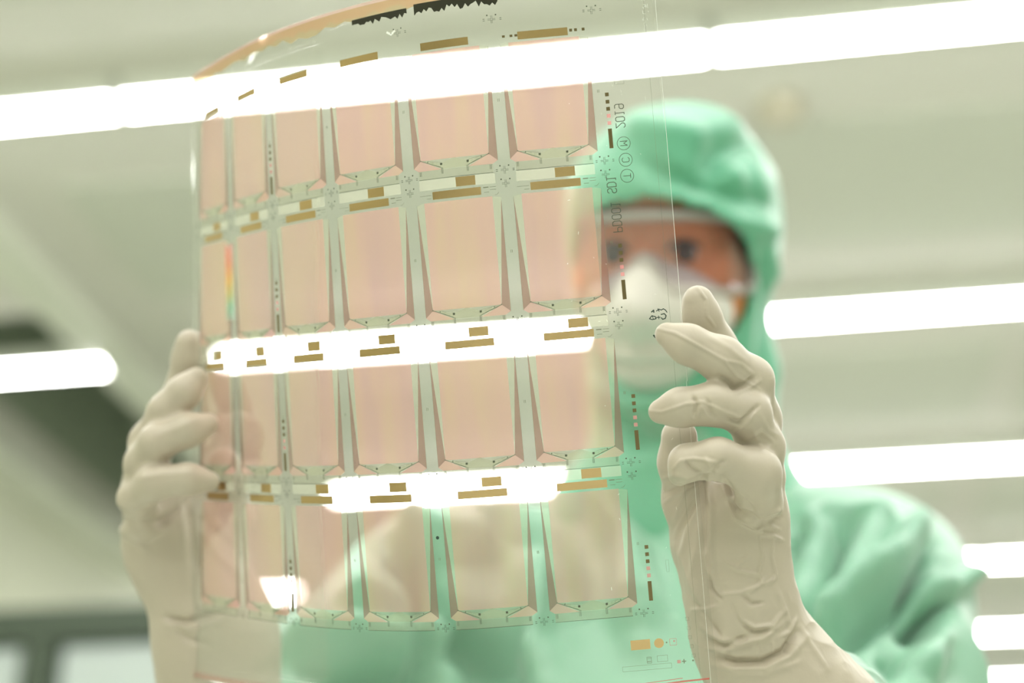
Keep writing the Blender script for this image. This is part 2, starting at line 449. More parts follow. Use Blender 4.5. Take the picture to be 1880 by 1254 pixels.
HAND_L = dict(                    # the person's right hand, at the left of the picture
    index=[J(348, 630, 0.846, 25), J(349, 662, 0.849, 30), J(340, 712, 0.852, 31), J(305, 775, 0.854, 31), J(278, 850, 0.856, 32)],
    middle=[J(361, 695, 0.824, 21), J(338, 720, 0.820, 28), J(305, 754, 0.820, 29), J(270, 810, 0.828, 29), J(258, 880, 0.844, 31)],
    ring=[J(382, 778, 0.816, 20), J(345, 790, 0.810, 28), J(290, 812, 0.810, 31), J(262, 850, 0.820, 30), J(252, 905, 0.840, 32)],
    little=[J(385, 884, 0.810, 19), J(345, 880, 0.804, 26), J(287, 884, 0.806, 31), J(250, 914, 0.820, 30), J(262, 960, 0.844, 36)],
    thumb=[J(412, 850, 0.869, 28), J(420, 880, 0.874, 31), J(425, 950, 0.876, 36), J(405, 1020, 0.874, 48), J(385, 1080, 0.869, 55)],
    palm=[J(272, 940, 0.854, 44), J(303, 1000, 0.864, 66), J(340, 1065, 0.866, 68), J(368, 1110, 0.864, 68)],
    palm2=[J(320, 900, 0.866, 36), J(355, 980, 0.869, 56), J(382, 1060, 0.869, 66)],
    wrist=[J(378, 1100, 0.866, 72), J(386, 1140, 0.866, 74), J(394, 1180, 0.866, 84), J(402, 1290, 0.866, 90)],
    cuff=[J(398, 1150, 0.866, 88), J(402, 1185, 0.866, 92), J(404, 1290, 0.866, 88), J(404, 1400, 0.868, 90)])
def hand_field(fld, H, inf=0.0, kk=.004, cuff=True, extra=0.0):
    sc = lambda L: [(p, r + inf) for p, r in L]
    for n in ('palm', 'palm2', 'wrist') + (('cuff',) if cuff else ()): fld.chain(sc(H[n]), .018)
    for n in ('index', 'middle', 'ring', 'little', 'thumb'):
        g = Field.__new__(Field); g.h = fld.h; g.lo = fld.lo; g.n = fld.n; g.a = np.full(fld.n, .05, np.float32)
        g.chain(sc(H[n]), .007)
        # finger joins: soft near the palm, crisp between neighbours
        fld.put((slice(None),) * 3, g.a, kk)
def hand_mesh(H, h, cut=None):
    pts = np.array([p for L in H.values() for p, r in L]); R = .055
    fl = Field(pts.min(0) - R, pts.max(0) + R, h)
    hand_field(fl, H)
    V, F = fl.mesh(); V = smooth_mesh(V, F, 2)
    return V, F
# traced glove folds (picture pixels) ------------------------------------------------
GR = [
 ([(1205,603),(1240,612),(1290,640),(1330,662),(1352,690),(1395,715)], .0007, 3.2),
 ([(1280,528),(1296,550),(1298,580),(1312,600)], .0007, 3.0),
 ([(1332,662),(1360,668),(1385,690)], .0006, 4), ([(1318,690),(1336,700),(1350,712)], -.0012, 4.5),
 ([(1345,712),(1370,702),(1385,690)], -.0012, 4), ([(1350,722),(1378,712),(1395,698)], .0009, 4),
 ([(1300,618),(1340,640),(1372,668)], .0005, 6),
 ([(1187,754),(1215,757),(1260,742),(1290,738),(1320,752),(1362,768),(1380,755)], .0007, 3.0),
 ([(1272,728),(1278,742),(1276,762)], -.0010, 4.5), ([(1298,735),(1305,758),(1316,768)], -.0008, 5),
 ([(1278,768),(1290,745),(1300,766)], .0010, 4), ([(1336,770),(1356,776),(1375,760),(1392,745)], -.0012, 4),
 ([(1345,795),(1375,775),(1384,758)], .0009, 4), ([(1382,790),(1400,825),(1425,815)], .0005, 5),
 ([(1395,760),(1410,790),(1428,800)], .0005, 5), ([(1370,810),(1398,790),(1420,812)], .0006, 4),
 ([(1235,862),(1250,846),(1275,842),(1300,846),(1325,852)], .0007, 3), ([(1258,846),(1268,860),(1285,868)], -.0010, 4),
 ([(1296,842),(1308,860),(1318,872)], .0009, 4), ([(1305,868),(1318,852),(1332,846)], -.0008, 4),
 ([(1280,880),(1300,874),(1320,880),(1330,872)], -.0016, 6),
 ([(1330,880),(1345,905),(1368,920),(1390,940)], -.0016, 6), ([(1350,900),(1372,915),(1395,948)], .0012, 5),
 ([(1326,890),(1340,925),(1352,950),(1385,968),(1408,980)], .0014, 5), ([(1335,915),(1352,935),(1380,948),(1400,962)], -.0014, 5),
 ([(1395,948),(1415,940),(1432,935)], .0014, 5), ([(1398,962),(1420,958),(1434,950)], -.0012, 5), ([(1385,968),(1415,966),(1430,972)], .0012, 4),
 ([(1300,878),(1308,930),(1306,1000),(1310,1060),(1322,1100)], .0018, 7), ([(1288,880),(1290,940),(1292,1010)], -.0014, 7),
 ([(1262,882),(1245,930),(1238,960)], .0009, 6), ([(1290,885),(1262,930),(1240,985)], .0009, 6), ([(1285,925),(1262,975),(1250,1020)], .0010, 6),
 ([(1215,880),(1240,872),(1275,876)], .0008, 5), ([(1220,905),(1250,890),(1285,884)], -.0008, 5), ([(1218,925),(1245,905),(1280,888)], .0007, 4),
 ([(1296,1010),(1300,1040),(1306,1058)], .0010, 4), ([(1306,1060),(1306,1080),(1326,1102)], -.0012, 4),
 ([(1395,985),(1400,1020),(1394,1050),(1398,1070)], .0010, 3.5), ([(1420,985),(1416,1020),(1424,1055),(1415,1070)], .0010, 3.5),
 ([(1395,982),(1420,984),(1436,992)], .0012, 4), ([(1330,1030),(1360,1048),(1395,1056)], .0009, 4), ([(1352,1044),(1374,1020)], .0006, 4),
 ([(1320,1092),(1360,1088),(1390,1075),(1410,1058)], .0009, 4), ([(1365,1095),(1380,1108),(1402,1106)], -.0010, 4), ([(1372,1090),(1400,1072),(1425,1062)], .0009, 4),
 ([(1350,1120),(1362,1140),(1385,1152),(1418,1148),(1440,1120)], .0014, 5), ([(1345,1110),(1358,1138),(1382,1160),(1420,1158)], -.0010, 5),
 ([(1290,1150),(1320,1175),(1355,1180),(1400,1172),(1440,1140)], .0018, 7), ([(1300,1190),(1330,1195),(1375,1180)], .0012, 6), ([(1300,1172),(1330,1184),(1370,1170)], -.0014, 6),
 ([(1315,1205),(1350,1215),(1400,1214),(1440,1195),(1462,1160)], -.0024, 7), ([(1310,1222),(1350,1228),(1405,1226),(1450,1205),(1480,1170)], .0014, 8),
 ([(1395,1180),(1393,1212)], .0009, 3), ([(1418,1178),(1420,1200)], .0008, 3), ([(1430,1170),(1450,1160),(1462,1135)], .0010, 5),
 ([(1270,1120),(1300,1118),(1320,1112)], .0010, 4), ([(1278,1105),(1295,1130),(1320,1165)], -.0010, 5),
 ([(1240,1000),(1262,1060),(1290,1120),(1310,1160)], .0008, 7), ([(1275,1010),(1270,1060),(1285,1100)], .0008, 7),
 ([(1425,1080),(1440,1120),(1450,1150)], .0010, 6), ([(1330,1240),(1400,1238),(1470,1215)], .0009, 8), ([(1470,1150),(1482,1175),(1520,1230)], .0008, 6)]
GL = [
 ([(215,950),(250,965),(300,955),(345,915)], -.0020, 8), ([(212,935),(245,945),(285,930)], -.0012, 6), ([(225,972),(260,985),(310,968)], .0014, 8),
 ([(345,930),(352,980),(360,1040)], -.0020, 9), ([(330,910),(338,960),(340,1000)], .0012, 8), ([(210,958),(235,985),(270,1010)], .0010, 6),
 ([(300,1132),(340,1140),(385,1128),(420,1118)], -.0025, 6), ([(305,1146),(350,1155),(400,1140)], .0016, 7), ([(318,1145),(340,1170),(385,1185)], -.0014, 7),
 ([(372,980),(400,1020),(430,1045),(440,1060)], .0014, 8), ([(370,950),(400,980),(430,1010)], -.0010, 8), ([(250,880),(300,870),(350,868)], .0006, 6),
 ([(290,800),(330,785),(375,765)], .0006, 6), ([(270,860),(300,845),(340,835)], -.0010, 6)]

gl = add_noise(mat('nitrile_glove', srgb(188, 178, 160), 0.42, spec=0.45, Subsurface_Weight=0.0), 18, 0.03, 0.35, 90, 0.0012)
M['glove'] = gl

# ------------------------------------------------------------------ person
Q = 0.000448
HC = P(1222, 470, 1.215)
yw = math.radians(19)
hz0 = -FW
hx = math.cos(yw) * RT + math.sin(yw) * hz0
hz = math.cos(yw) * hz0 - math.sin(yw) * RT
hy = UP.copy()
HAX = np.array([hx, hy, hz])
def HL(x, y, z): return HC + Q * (x * hx + y * hy + z * hz)
SH_L = PH(1560, 1085, 1.15); SH_R = PH(850, 1100, 1.18)
NECK = PH(1250, 900, 1.18)
EL_L = CAM + RT * .232 + HD * .95 + np.array([0, 0, .115]); EL_R = CAM - RT * .20 + HD * 1.0 + np.array([0, 0, .07])
WR_L = P(1450, 1295, .732); WR_R = P(402, 1290, .866)
BC = CAM * np.array([1, 1, 0]) + RT * .135 + HD * 1.20           # body centre on the floor
def bp(x, y, z): return BC + RT * x + HD * y + np.array([0, 0, z])
def body_field(f, inf, k=.03, arms=True, legs=True, armx=0.0):
    BA = np.array([RT, HD, [0, 0, 1.0]])
    f.ell(bp(0, -.02, 1.13), BA, (.165 + inf, .115 + inf, .22 + inf), k)
    f.ell(bp(0, -.01, .98), BA, (.165 + inf, .12 + inf, .17 + inf), .06)
    f.cap(SH_L + np.array([0, 0, -.02]), SH_R + np.array([0, 0, -.02]), .045 + inf, .045 + inf, .05)
    f.cap(NECK - np.array([0, 0, .05]), SH_L, .034 + inf * .6, .034 + inf * .6, .05); f.cap(NECK - np.array([0, 0, .05]), SH_R, .04 + inf * .6, .035 + inf * .6, .05)
    f.cap(NECK + np.array([0, 0, -.06]), HL(0, -130, -60), .055 + inf, .05 + inf * .5, .05)
    if arms:
        for S, E_, W in ((SH_L, EL_L, WR_L), (SH_R, EL_R, WR_R)):
            f.cap(S, E_, .052 + inf + armx, .042 + inf + armx * 1.3, .05); f.cap(E_, W, .042 + inf + armx, .026 + inf * .3, .02)
    if legs:
        for sx in (-1, 1):
            f.cap(bp(sx * .085, 0, .93), bp(sx * .10, -.01, .50), .085 + inf, .055 + inf, .03)
            f.cap(bp(sx * .10, -.01, .50), bp(sx * .11, .02, .09), .055 + inf, .038 + inf, .02)
    return f
def head_field(f):
    e = lambda c, r, k, op='u': f.ell(HL(*c), HAX, tuple(x * Q for x in r), k * Q, op)
    c_ = lambda a, b_, r0, r1, k, op='u': f.cap(HL(*a), HL(*b_), r0 * Q, r1 * Q, k * Q, op)
    e((0, 70, -35), (155, 162, 195), 0)
    e((0, -90, 40), (118, 125, 115), 60)
    e((0, -190, 105), (48, 34, 36), 50)
    for s in (-1, 1):
        e((s * 78, -50, 92), (58, 52, 52), 40)
        e((s * 112, -50, 40), (50, 100, 84), 40)
        c_((s * 30, 42, 148), (s * 88, 46, 120), 18, 16, 30)
        e((s * 66, 0, 165), (36, 24, 40), 26, 's')
        e((s * 160, -25, -20), (14, 42, 26), 6)          # ear
        c_((s * 32, 8, 138), (s * 96, 6, 118), 9, 8, 14) # upper lid
        c_((s * 34, -20, 136), (s * 92, -18, 118), 7, 6, 12)
    c_((0, 20, 148), (0, -62, 186), 14, 20, 24)
    for s in (-1, 1): e((s * 20, -68, 168), (16, 13, 20), 14)
    c_((-36, -118, 148), (36, -118, 148), 8, 8, 14); c_((-32, -133, 144), (32, -133, 144), 10, 10, 12)
    c_((-44, -126, 152), (44, -126, 152), 2.5, 2.5, 3, 's')
    c_((0, -60, -40), (0, -250, -110), 110, 105, 40)
# body: one continuous skin mesh
allp = [SH_L, SH_R, EL_L, EL_R, WR_L, WR_R] + [p for H in (HAND_R, HAND_L) for L in H.values() for p, r in L]
allp = np.array(allp)
lo = np.minimum(allp.min(0) - .07, bp(-.25, -.2, 0)); hi = np.maximum(allp.max(0) + .07, HL(0, 260, -100) + .15)
lo[2] = -.02; hi = np.maximum(hi, bp(.25, .25, 0))
f = Field(lo, hi, .005)
body_field(f, -.020)
head_field(f)
for H in (HAND_R, HAND_L):
    for n in ('palm', 'palm2', 'wrist'): f.chain([(p, r - .0075) for p, r in H[n][:2 if n == 'wrist' else 9]], .015)
    for n in ('index', 'middle', 'ring', 'little', 'thumb'): f.chain([(p, r - .0032) for p, r in H[n]], .002)
f.cap(P(1385, 1190, .729), WR_L, .020, .021, .02); f.cap(P(394, 1180, .866), WR_R, .020, .021, .02)
for sx in (-1, 1):
    f.cap(bp(sx * .11, .03, .06), bp(sx * .125, -.13, .035), .035, .028, .02)
V, F = f.mesh(); V = smooth_mesh(V, F, 2); del f
V = V - bp(0, 0, 0)
person = fast_obj('person', V, F, M['skin']); person.location = tuple(bp(0, 0, 0))
bpy.context.view_layer.update()
tag(person, 'person in green hooded cleanroom gown, goggles, white mask and gloves, holding up the film', 'person')

# gown
f = Field(lo - .06, np.array([hi[0] + .06, hi[1] + .06, 1.55]), .004)
body_field(f, .024, armx=.008)
f.ell(bp(0, -.075, 1.10), np.array([RT, HD, [0, 0, 1.0]]), (.165, .14, .19), .05)
f.cap(lin(SH_L, EL_L, .15), lin(SH_L, EL_L, .5), .072, .072, .05); f.cap(lin(SH_R, EL_R, .15), lin(SH_R, EL_R, .6), .075, .085, .05)
# keep the sleeve ends back from the hands
V, F = f.mesh(); del f
V = smooth_mesh(V, F, 3)
N = vnormals(V, F)
GF = [ # sleeve and chest folds
 ([(1490,960),(1510,1010),(1480,1110),(1465,1160)], .016, 16), ([(1460,960),(1480,1020),(1455,1090)], -.014, 18),
 ([(1560,960),(1540,1020),(1510,1100),(1480,1180)], -.016, 20), ([(1680,960),(1650,1040),(1570,1110),(1500,1190)], .016, 16), ([(1610,960),(1590,1010),(1545,1070)], .006, 14),
 ([(1700,1010),(1660,1090),(1580,1150),(1530,1200)], -.015, 20), ([(1740,1090),(1700,1130),(1670,1150)], -.022, 22), ([(1770,1060),(1745,1085),(1700,1085)], .014, 14),
 ([(1640,960),(1560,940),(1500,940)], .006, 16), ([(1720,1180),(1680,1254)], .010, 26), ([(1620,1200),(1640,1254)], -.008, 20),
 ([(700,1000),(760,1040),(800,1100),(830,1180)], -.018, 26), ([(740,970),(820,1000),(900,1010)], .014, 24), ([(640,1110),(720,1140),(840,1180)], .016, 26),
 ([(760,1000),(740,1080),(760,1160),(790,1254)], -.014, 20), ([(850,1150),(900,1200),(930,1254)], -.020, 36), ([(1000,1000),(960,1100),(1000,1254)], .014, 30),
 ([(900,900),(1010,1000),(1060,1120)], -.014, 30), ([(520,1200),(640,1180),(760,1200)], .014, 22), ([(560,1240),(700,1230),(800,1254)], -.014, 18),
 ([(1100,760),(1160,820),(1260,840)], -.012, 28), ([(1080,880),(1160,1000),(1180,1180)], .016, 36), ([(1150,900),(1210,960)], -.014, 30)]
V = creases(V, N, [(p_, a_ * 2.1, w_) for p_, a_, w_ in GF])
N = vnormals(V, F)
V = V + N * ((ridged(V * np.array([9, 9, 5])) - .6) * .014)[:, None]
V = smooth_mesh(V, F, 1)
fr_ = np.ones(len(F), bool)
C_ = V[F].mean(1)
for W, E_, cut in ((WR_L, EL_L, -.02), (WR_R, EL_R, -.02)):     # open the cuffs and stop short of the gloves
    ax = (W - E_) / np.linalg.norm(W - E_); t = (C_ - W) @ ax
    fr_ &= ~((t > cut) & (np.linalg.norm(C_ - W, axis=1) < .065))
fr_ &= ~(C_[:, 2] > 1.505)
F = F[fr_]
gown = fast_obj('gown', V, F, M['gown'], person)
sm = gown.modifiers.new('thickness', 'SOLIDIFY'); sm.thickness = .0012
# sleeve cuffs with gathers
for W, E_, rr in ((WR_L, EL_L, .048), (WR_R, EL_R, .046)):
    ax = (W - E_) / np.linalg.norm(W - E_); u = np.cross(ax, [0, 0, 1]); u /= np.linalg.norm(u); v_ = np.cross(ax, u)
    v = []; fc = []; n = 96; rings = 9
    for i in range(rings):
        t = i / (rings - 1)
        for k in range(n):
            a = 2 * math.pi * k / n
            r_ = (rr - .010 * t) * (1 + .05 * math.sin(a * 22) * (1 - .5 * t)) + .003 * math.sin(t * math.pi)
            v.append(W + ax * (-.065 + .055 * t) + (u * math.cos(a) + v_ * math.sin(a)) * r_)
    for i in range(rings - 1):
        for k in range(n): fc.append((i * n + k, i * n + (k + 1) % n, (i + 1) * n + (k + 1) % n, (i + 1) * n + k))
    c = finish('sleeve_cuff', v, fc, M['gown'], gown, smooth=True)
    s_ = c.modifiers.new('thickness', 'SOLIDIFY'); s_.thickness = .0015

# hood
hl = np.array([HL(*p) for p in ((0, 0, 0),)])[0]
f = Field(hl - .27, hl + np.array([.25, .25, .20]), .004)
e = lambda c, r, k, op='u': f.ell(HL(*c), HAX, tuple(x * Q for x in r), k * Q, op)
e((14, 82, -30), (210, 204, 236), 0)
e((30, 190, 10), (130, 82, 140), 50)
f.cap(HL(10, -20, -40), HL(20, -240, -60), 188 * Q, 168 * Q, 60 * Q)
f.cap(HL(20, -240, -60), NECK + np.array([0, 0, -.01]), 168 * Q, 160 * Q, 60 * Q)
f.cap(NECK + RT * .05 - np.array([0, 0, .05]), NECK - RT * .05 - np.array([0, 0, .05]), .075, .075, .05)
# face opening
op_ax = HAX
f.ell(HL(10, -62, 205), HAX, (208 * Q, 150 * Q, 240 * Q), .008, 's')
V, F = f.mesh(); del f
V = smooth_mesh(V, F, 3); N = vnormals(V, F)
HF = [([(1290,330),(1330,270),(1400,250),(1440,290)], -.010, 26), ([(1180,300),(1240,320),(1330,350),(1420,380)], -.009, 16), ([(1100,380),(1230,372),(1340,400),(1440,430)], .007, 9),
      ([(1150,230),(1230,240),(1300,250)], .006, 24), ([(1340,300),(1360,350),(1400,390)], .005, 12), ([(1400,450),(1415,560),(1400,700)], -.006, 14), ([(1430,470),(1440,600),(1430,700)], .005, 10),
      ([(1100,760),(1180,800),(1280,790)], -.010, 22), ([(1080,700),(1160,740),(1300,740)], .008, 18), ([(1440,330),(1450,420),(1440,500)], -.005, 14)]
V = creases(V, N, [(p_, a_ * 1.6, w_) for p_, a_, w_ in HF])
N = vnormals(V, F); V = V + N * ((ridged(V * 11 + 3) - .6) * .006)[:, None]; V = smooth_mesh(V, F, 2)
# drop the faces facing the head inside the opening so the hood is a shell
C_ = (V[F].mean(1) - HC) @ HAX.T / Q
r2 = ((C_[:, 0] - 10) / 207) ** 2 + ((C_[:, 1] + 62) / 149) ** 2 + ((C_[:, 2] - 205) / 239) ** 2
F = F[~(r2 < 1.0 + .05)]
hood = fast_obj('hood', V, F, M['hood'], person)
s_ = hood.modifiers.new('thickness', 'SOLIDIFY'); s_.thickness = .002; s_.offset = -1

# eyes, brows, lashes
def sphere_vf(c, r, n=20):
    v = []; fc = []
    for i in range(n + 1):
        for k in range(2 * n):
            a = math.pi * i / n; b_ = math.pi * k / n
            v.append(c + Q * r * (math.sin(a) * math.cos(b_) * hx + math.sin(a) * math.sin(b_) * hy + math.cos(a) * hz))
    for i in range(n):
        for k in range(2 * n): fc.append((i * 2 * n + k, i * 2 * n + (k + 1) % (2 * n), (i + 1) * 2 * n + (k + 1) % (2 * n), (i + 1) * 2 * n + k))
    return v, fc
for s in (-1, 1):
    v, fc = sphere_vf(HL(s * 65, -6, 116), 28)
    fm = [1 if i // 40 < 5 else 0 for i in range(len(fc))]
    finish('eye', v, fc, [M['sclera'], M['iris']], person, fm, True)
def tube(path, rad, n=8, closed=False):
    v = []; fc = []; m = len(path); path = [np.array(p, float) for p in path]
    for i, p in enumerate(path):
        t = path[(i + 1) % m if closed else min(i + 1, m - 1)] - path[(i - 1) % m if closed else max(i - 1, 0)]; t /= np.linalg.norm(t)
        u = np.cross(t, UP if abs(t @ UP) < .9 else RT); u /= np.linalg.norm(u); w_ = np.cross(t, u)
        r_ = rad[i] if hasattr(rad, '__len__') else rad
        for k in range(n):
            a = 2 * math.pi * k / n; v.append(p + r_ * (u * math.cos(a) + w_ * math.sin(a)))
    for i in range(m if closed else m - 1):
        j = (i + 1) % m
        for k in range(n): fc.append((i * n + k, i * n + (k + 1) % n, j * n + (k + 1) % n, j * n + k))
    if not closed: fc += [tuple(range(n))[::-1], tuple(range((m - 1) * n, m * n))]
    return v, fc
for s in (-1, 1):
    pa = [HL(s * (24 + 84 * t), 52 + 14 * math.sin(t * 2.6), 160 - 52 * t * t) for t in np.linspace(0, 1, 10)]
    v, fc = tube(pa, [Q * (7 * math.sin(.35 + 2.5 * t) + 1) for t in np.linspace(0, 1, 10)])
    finish('eyebrow', v, fc, M['dark_hair'], person, smooth=True)
    pa = [HL(s * (34 + 64 * t), 2 + 13 * math.sin(t * 3.0), 150 - 26 * t * t) for t in np.linspace(0, 1, 10)]
    v, fc = tube(pa, [Q * (5 * math.sin(.4 + 2.4 * t) + 1) for t in np.linspace(0, 1, 10)])
    finish('eyelashes', v, fc, M['dark_hair'], person, smooth=True)

# mask
f = Field(HL(0, -110, 120) - .12, HL(0, -110, 120) + .12, .003)
e = lambda c, r, k, op='u': f.ell(HL(*c), HAX, tuple(x * Q for x in r), k * Q, op)
e((8, -112, 108), (142, 100, 96), 0)
e((0, -205, 100), (80, 50, 70), 40)
f.cap(HL(0, -26, 168), HL(0, -110, 222), 24 * Q, 40 * Q, 40 * Q)
e((0, -90, 10), (150, 150, 108), 14, 's')
V, F = f.mesh(); V = smooth_mesh(V, F, 3); N = vnormals(V, F)
V = creases(V, N, [([(1090,640),(1150,655),(1230,650),(1300,630)], .004, 9), ([(1080,660),(1150,675),(1240,668)], -.004, 9), ([(1155,540),(1160,600),(1165,660)], .003, 10)])
mask = fast_obj('face_mask', V, F, M['mask'], person)
for s in (-1, 1):
    pa = [HL(s * (100 + 62 * t), -100 + 50 * t, 110 - 130 * t) for t in np.linspace(0, 1, 8)]
    v, fc = tube(pa, 5 * Q); finish('strap', v, fc, M['white'], mask, smooth=True)

# goggles
gog = MB()
def gp(t, y, off=0):
    return HL((170 + off) * math.sin(t) + 4, y, 20 + (172 + off) * math.cos(t))
T0 = math.radians(78)
ts = np.linspace(-T0, T0, 49)
yb = lambda t: -74 + 62 * math.exp(-((t / .17) ** 2)) + 14 * abs(t / T0) ** 4
yt = lambda t: 54 - 8 * abs(t / T0) ** 3
v = []; fc = []
for i, t in enumerate(ts):
    for k in range(9): v.append(gp(t, lin(yb(t), yt(t), k / 8)))
for i in range(48):
    for k in range(8): fc.append((i * 9 + k, i * 9 + k + 1, (i + 1) * 9 + k + 1, (i + 1) * 9 + k))
M['lens'] = sheer('goggle_lens', (.93, .90, .93, 1), (.8, .75, .8, 1), .06, .08, .5)
M['gframe'] = sheer('clear_goggle_frame', (.85, .83, .80, 1), (.9, .86, .80, 1), .62, .15, 1.0)
frame_path = [gp(t, yt(t) + 6, 3) for t in ts] + [gp(t, yb(t) - 4, 3) for t in ts[::-1]]
vv, ff = tube(frame_path, 10 * Q, 10, True)
gfr = finish('goggles', vv, ff, M['gframe'], person, smooth=True)
lens = finish('lens', v, fc, M['lens'], gfr, smooth=True)
s_ = lens.modifiers.new('thickness', 'SOLIDIFY'); s_.thickness = .0012
# soft brow seal behind the top rim
v = []; fc = []
for i, t in enumerate(ts):
    for (dy, off) in ((0, 2), (12, 1), (22, -14), (14, -30), (2, -30)): v.append(gp(t, yt(t) + dy, off))
for i in range(48):
    for k in range(5): fc.append((i * 5 + k, i * 5 + (k + 1) % 5, (i + 1) * 5 + (k + 1) % 5, (i + 1) * 5 + k))
finish('brow_seal', v, fc, M['gframe'], gfr, smooth=True)
for s in (-1, 1):
    v = []; fc = []
    for i in range(7):
        t = s * (T0 + .02 + .20 * i / 6)
        for (y, off) in ((yt(T0) + 2, 4), (yb(T0) - 2, 4), (yb(T0) - 2, -6), (yt(T0) + 2, -6)): v.append(gp(t, y * (1 - .1 * i / 6), off))
    for i in range(6):
        for k in range(4): fc.append((i * 4 + k, i * 4 + (k + 1) % 4, (i + 1) * 4 + (k + 1) % 4, (i + 1) * 4 + k))
    fc += [(0, 1, 2, 3), (27, 26, 25, 24)]
    finish('side_vent', v, fc, M['gframe'], gfr, smooth=False)

# gloves
for nm, H, GLN, h, sd in (('r', HAND_R, GR, .0007, 3), ('l', HAND_L, GL, .0013, 11)):
    V, F = hand_mesh(H, h)
    N = vnormals(V, F)
    # fine irregular latex wrinkles, stronger towards wrist and cuff
    x, y, d = project(V)
    wr = np.clip((y - (880 if nm == 'r' else 1000)) / 250, 0.12, 1)
    V = V + N * (((ridged(V * np.array([55, 55, 80]) + sd) - .6) * .0010 + (ridged(V * 120 + sd) - .6) * .0005) * wr)[:, None]
    V = creases(V, vnormals(V, F), [(p_, a_ * (1.1 if a_ > 0 else 1.5), w_ * .85) for p_, a_, w_ in GLN])
    V = smooth_mesh(V, F, 1, .3)
    # open end of the cuff
    A_ = (WR_L - P(1385, 1190, .729)) if nm == 'r' else (WR_R - P(394, 1180, .866))
    W = WR_L if nm == 'r' else WR_R; A_ = A_ / np.linalg.norm(A_)
    F = F[((V[F].mean(1) - W) @ A_) < .040]
    g = fast_obj('glove', V, F, M['glove'], person)
    s_ = g.modifiers.new('thickness', 'SOLIDIFY'); s_.thickness = .0004
for sx in (-1, 1):
    f = Field(bp(sx * .12, -.06, 0) - .24, bp(sx * .12, -.06, .30) + .24, .006)
    f.a[:] = .05
    f.cap(bp(sx * .112, .025, .30), bp(sx * .11, .03, .08), .066, .055, .02)
    f.cap(bp(sx * .11, .045, .055), bp(sx * .128, -.14, .045), .050, .045, .03)
    V, F = f.mesh(); V = smooth_mesh(V, F, 2); V[:, 2] = np.maximum(V[:, 2], 0)
    fast_obj('boot', V, F, M['boot'], person)

# ------------------------------------------------------------------ the display film
FS = FPX / 0.70                       # film pixels per metre
ca, sa = math.cos(math.radians(5)), math.sin(math.radians(5))
UH = ca * RT + sa * UP; VH = -ca * UP + sa * RT      # film right, film down
PW = 184.0
_KN = [-200, 0, 184, 276, 368, 460, 644, 828, 1012, 1250]
_TA = np.array([0, 0, 1.8, 15.6, 26.0, 34.2, 44.6, 55.1, 58.6, 60.4])     # bend along the top edge
_TB = np.array([0, 0, 0.5, 2.0, 13.2, 23.6, 38.7, 46.9, 46.4, 45.7])      # bend along the bottom edge
_s = np.arange(-200, 1300, 2.0); _NV = 25; _va = np.linspace(-700, 700, _NV)
_U = []; _W = []; _T = []
for vv_ in _va:
    k_ = (vv_ + 664) / 1330
    th_ = np.radians(np.interp(_s, _KN, _TA * (1 - k_) + _TB * k_))
    uu = np.concatenate([[0], np.cumsum(np.cos((th_[1:] + th_[:-1]) / 2) * 2)]); ww = np.concatenate([[0], np.cumsum(np.sin((th_[1:] + th_[:-1]) / 2) * 2)])
    i0 = np.searchsorted(_s, 0); _U.append(uu - uu[i0]); _W.append(ww - ww[i0]); _T.append(th_)
_U = np.array(_U); _W = np.array(_W); _T = np.array(_T)
def film(s, v, lift=0.0):
    "s: leftwards along the film from the right mark column, v: down from the film centre; film pixels"
    fs = np.clip((s + 200) / 2.0, 0, len(_s) - 1.001); a = int(fs); fa = fs - a
    fv = np.clip((v + 700) / (1400 / (_NV - 1)), 0, _NV - 1.001); b_ = int(fv); fb = fv - b_
    g = lambda A: (A[b_, a] * (1 - fa) + A[b_, a + 1] * fa) * (1 - fb) + (A[b_ + 1, a] * (1 - fa) + A[b_ + 1, a + 1] * fa) * fb
    u = 198 - g(_U); w_ = g(_W); t = g(_T)
    n = -FW * math.cos(t) - UH * math.sin(t)
    return CAM + FW * (.70 + w_ / FS) + UH * (u / FS) + VH * (v / FS) + n * lift
ROWV = [391 - 706.6, 669.5 - 706.6, 946.8 - 706.6, 1224.8 - 706.6]
def clip(poly, x, keep_less):
    out = []
    for i in range(len(poly)):
        a, b_ = poly[i], poly[(i + 1) % len(poly)]
        ia = (a[0] <= x) == keep_less or a[0] == x; ib = (b_[0] <= x) == keep_less or b_[0] == x
        if ia: out.append(a)
        if ia != ib:
            t = (x - a[0]) / (b_[0] - a[0]); out.append((x, a[1] + (b_[1] - a[1]) * t))
    return out
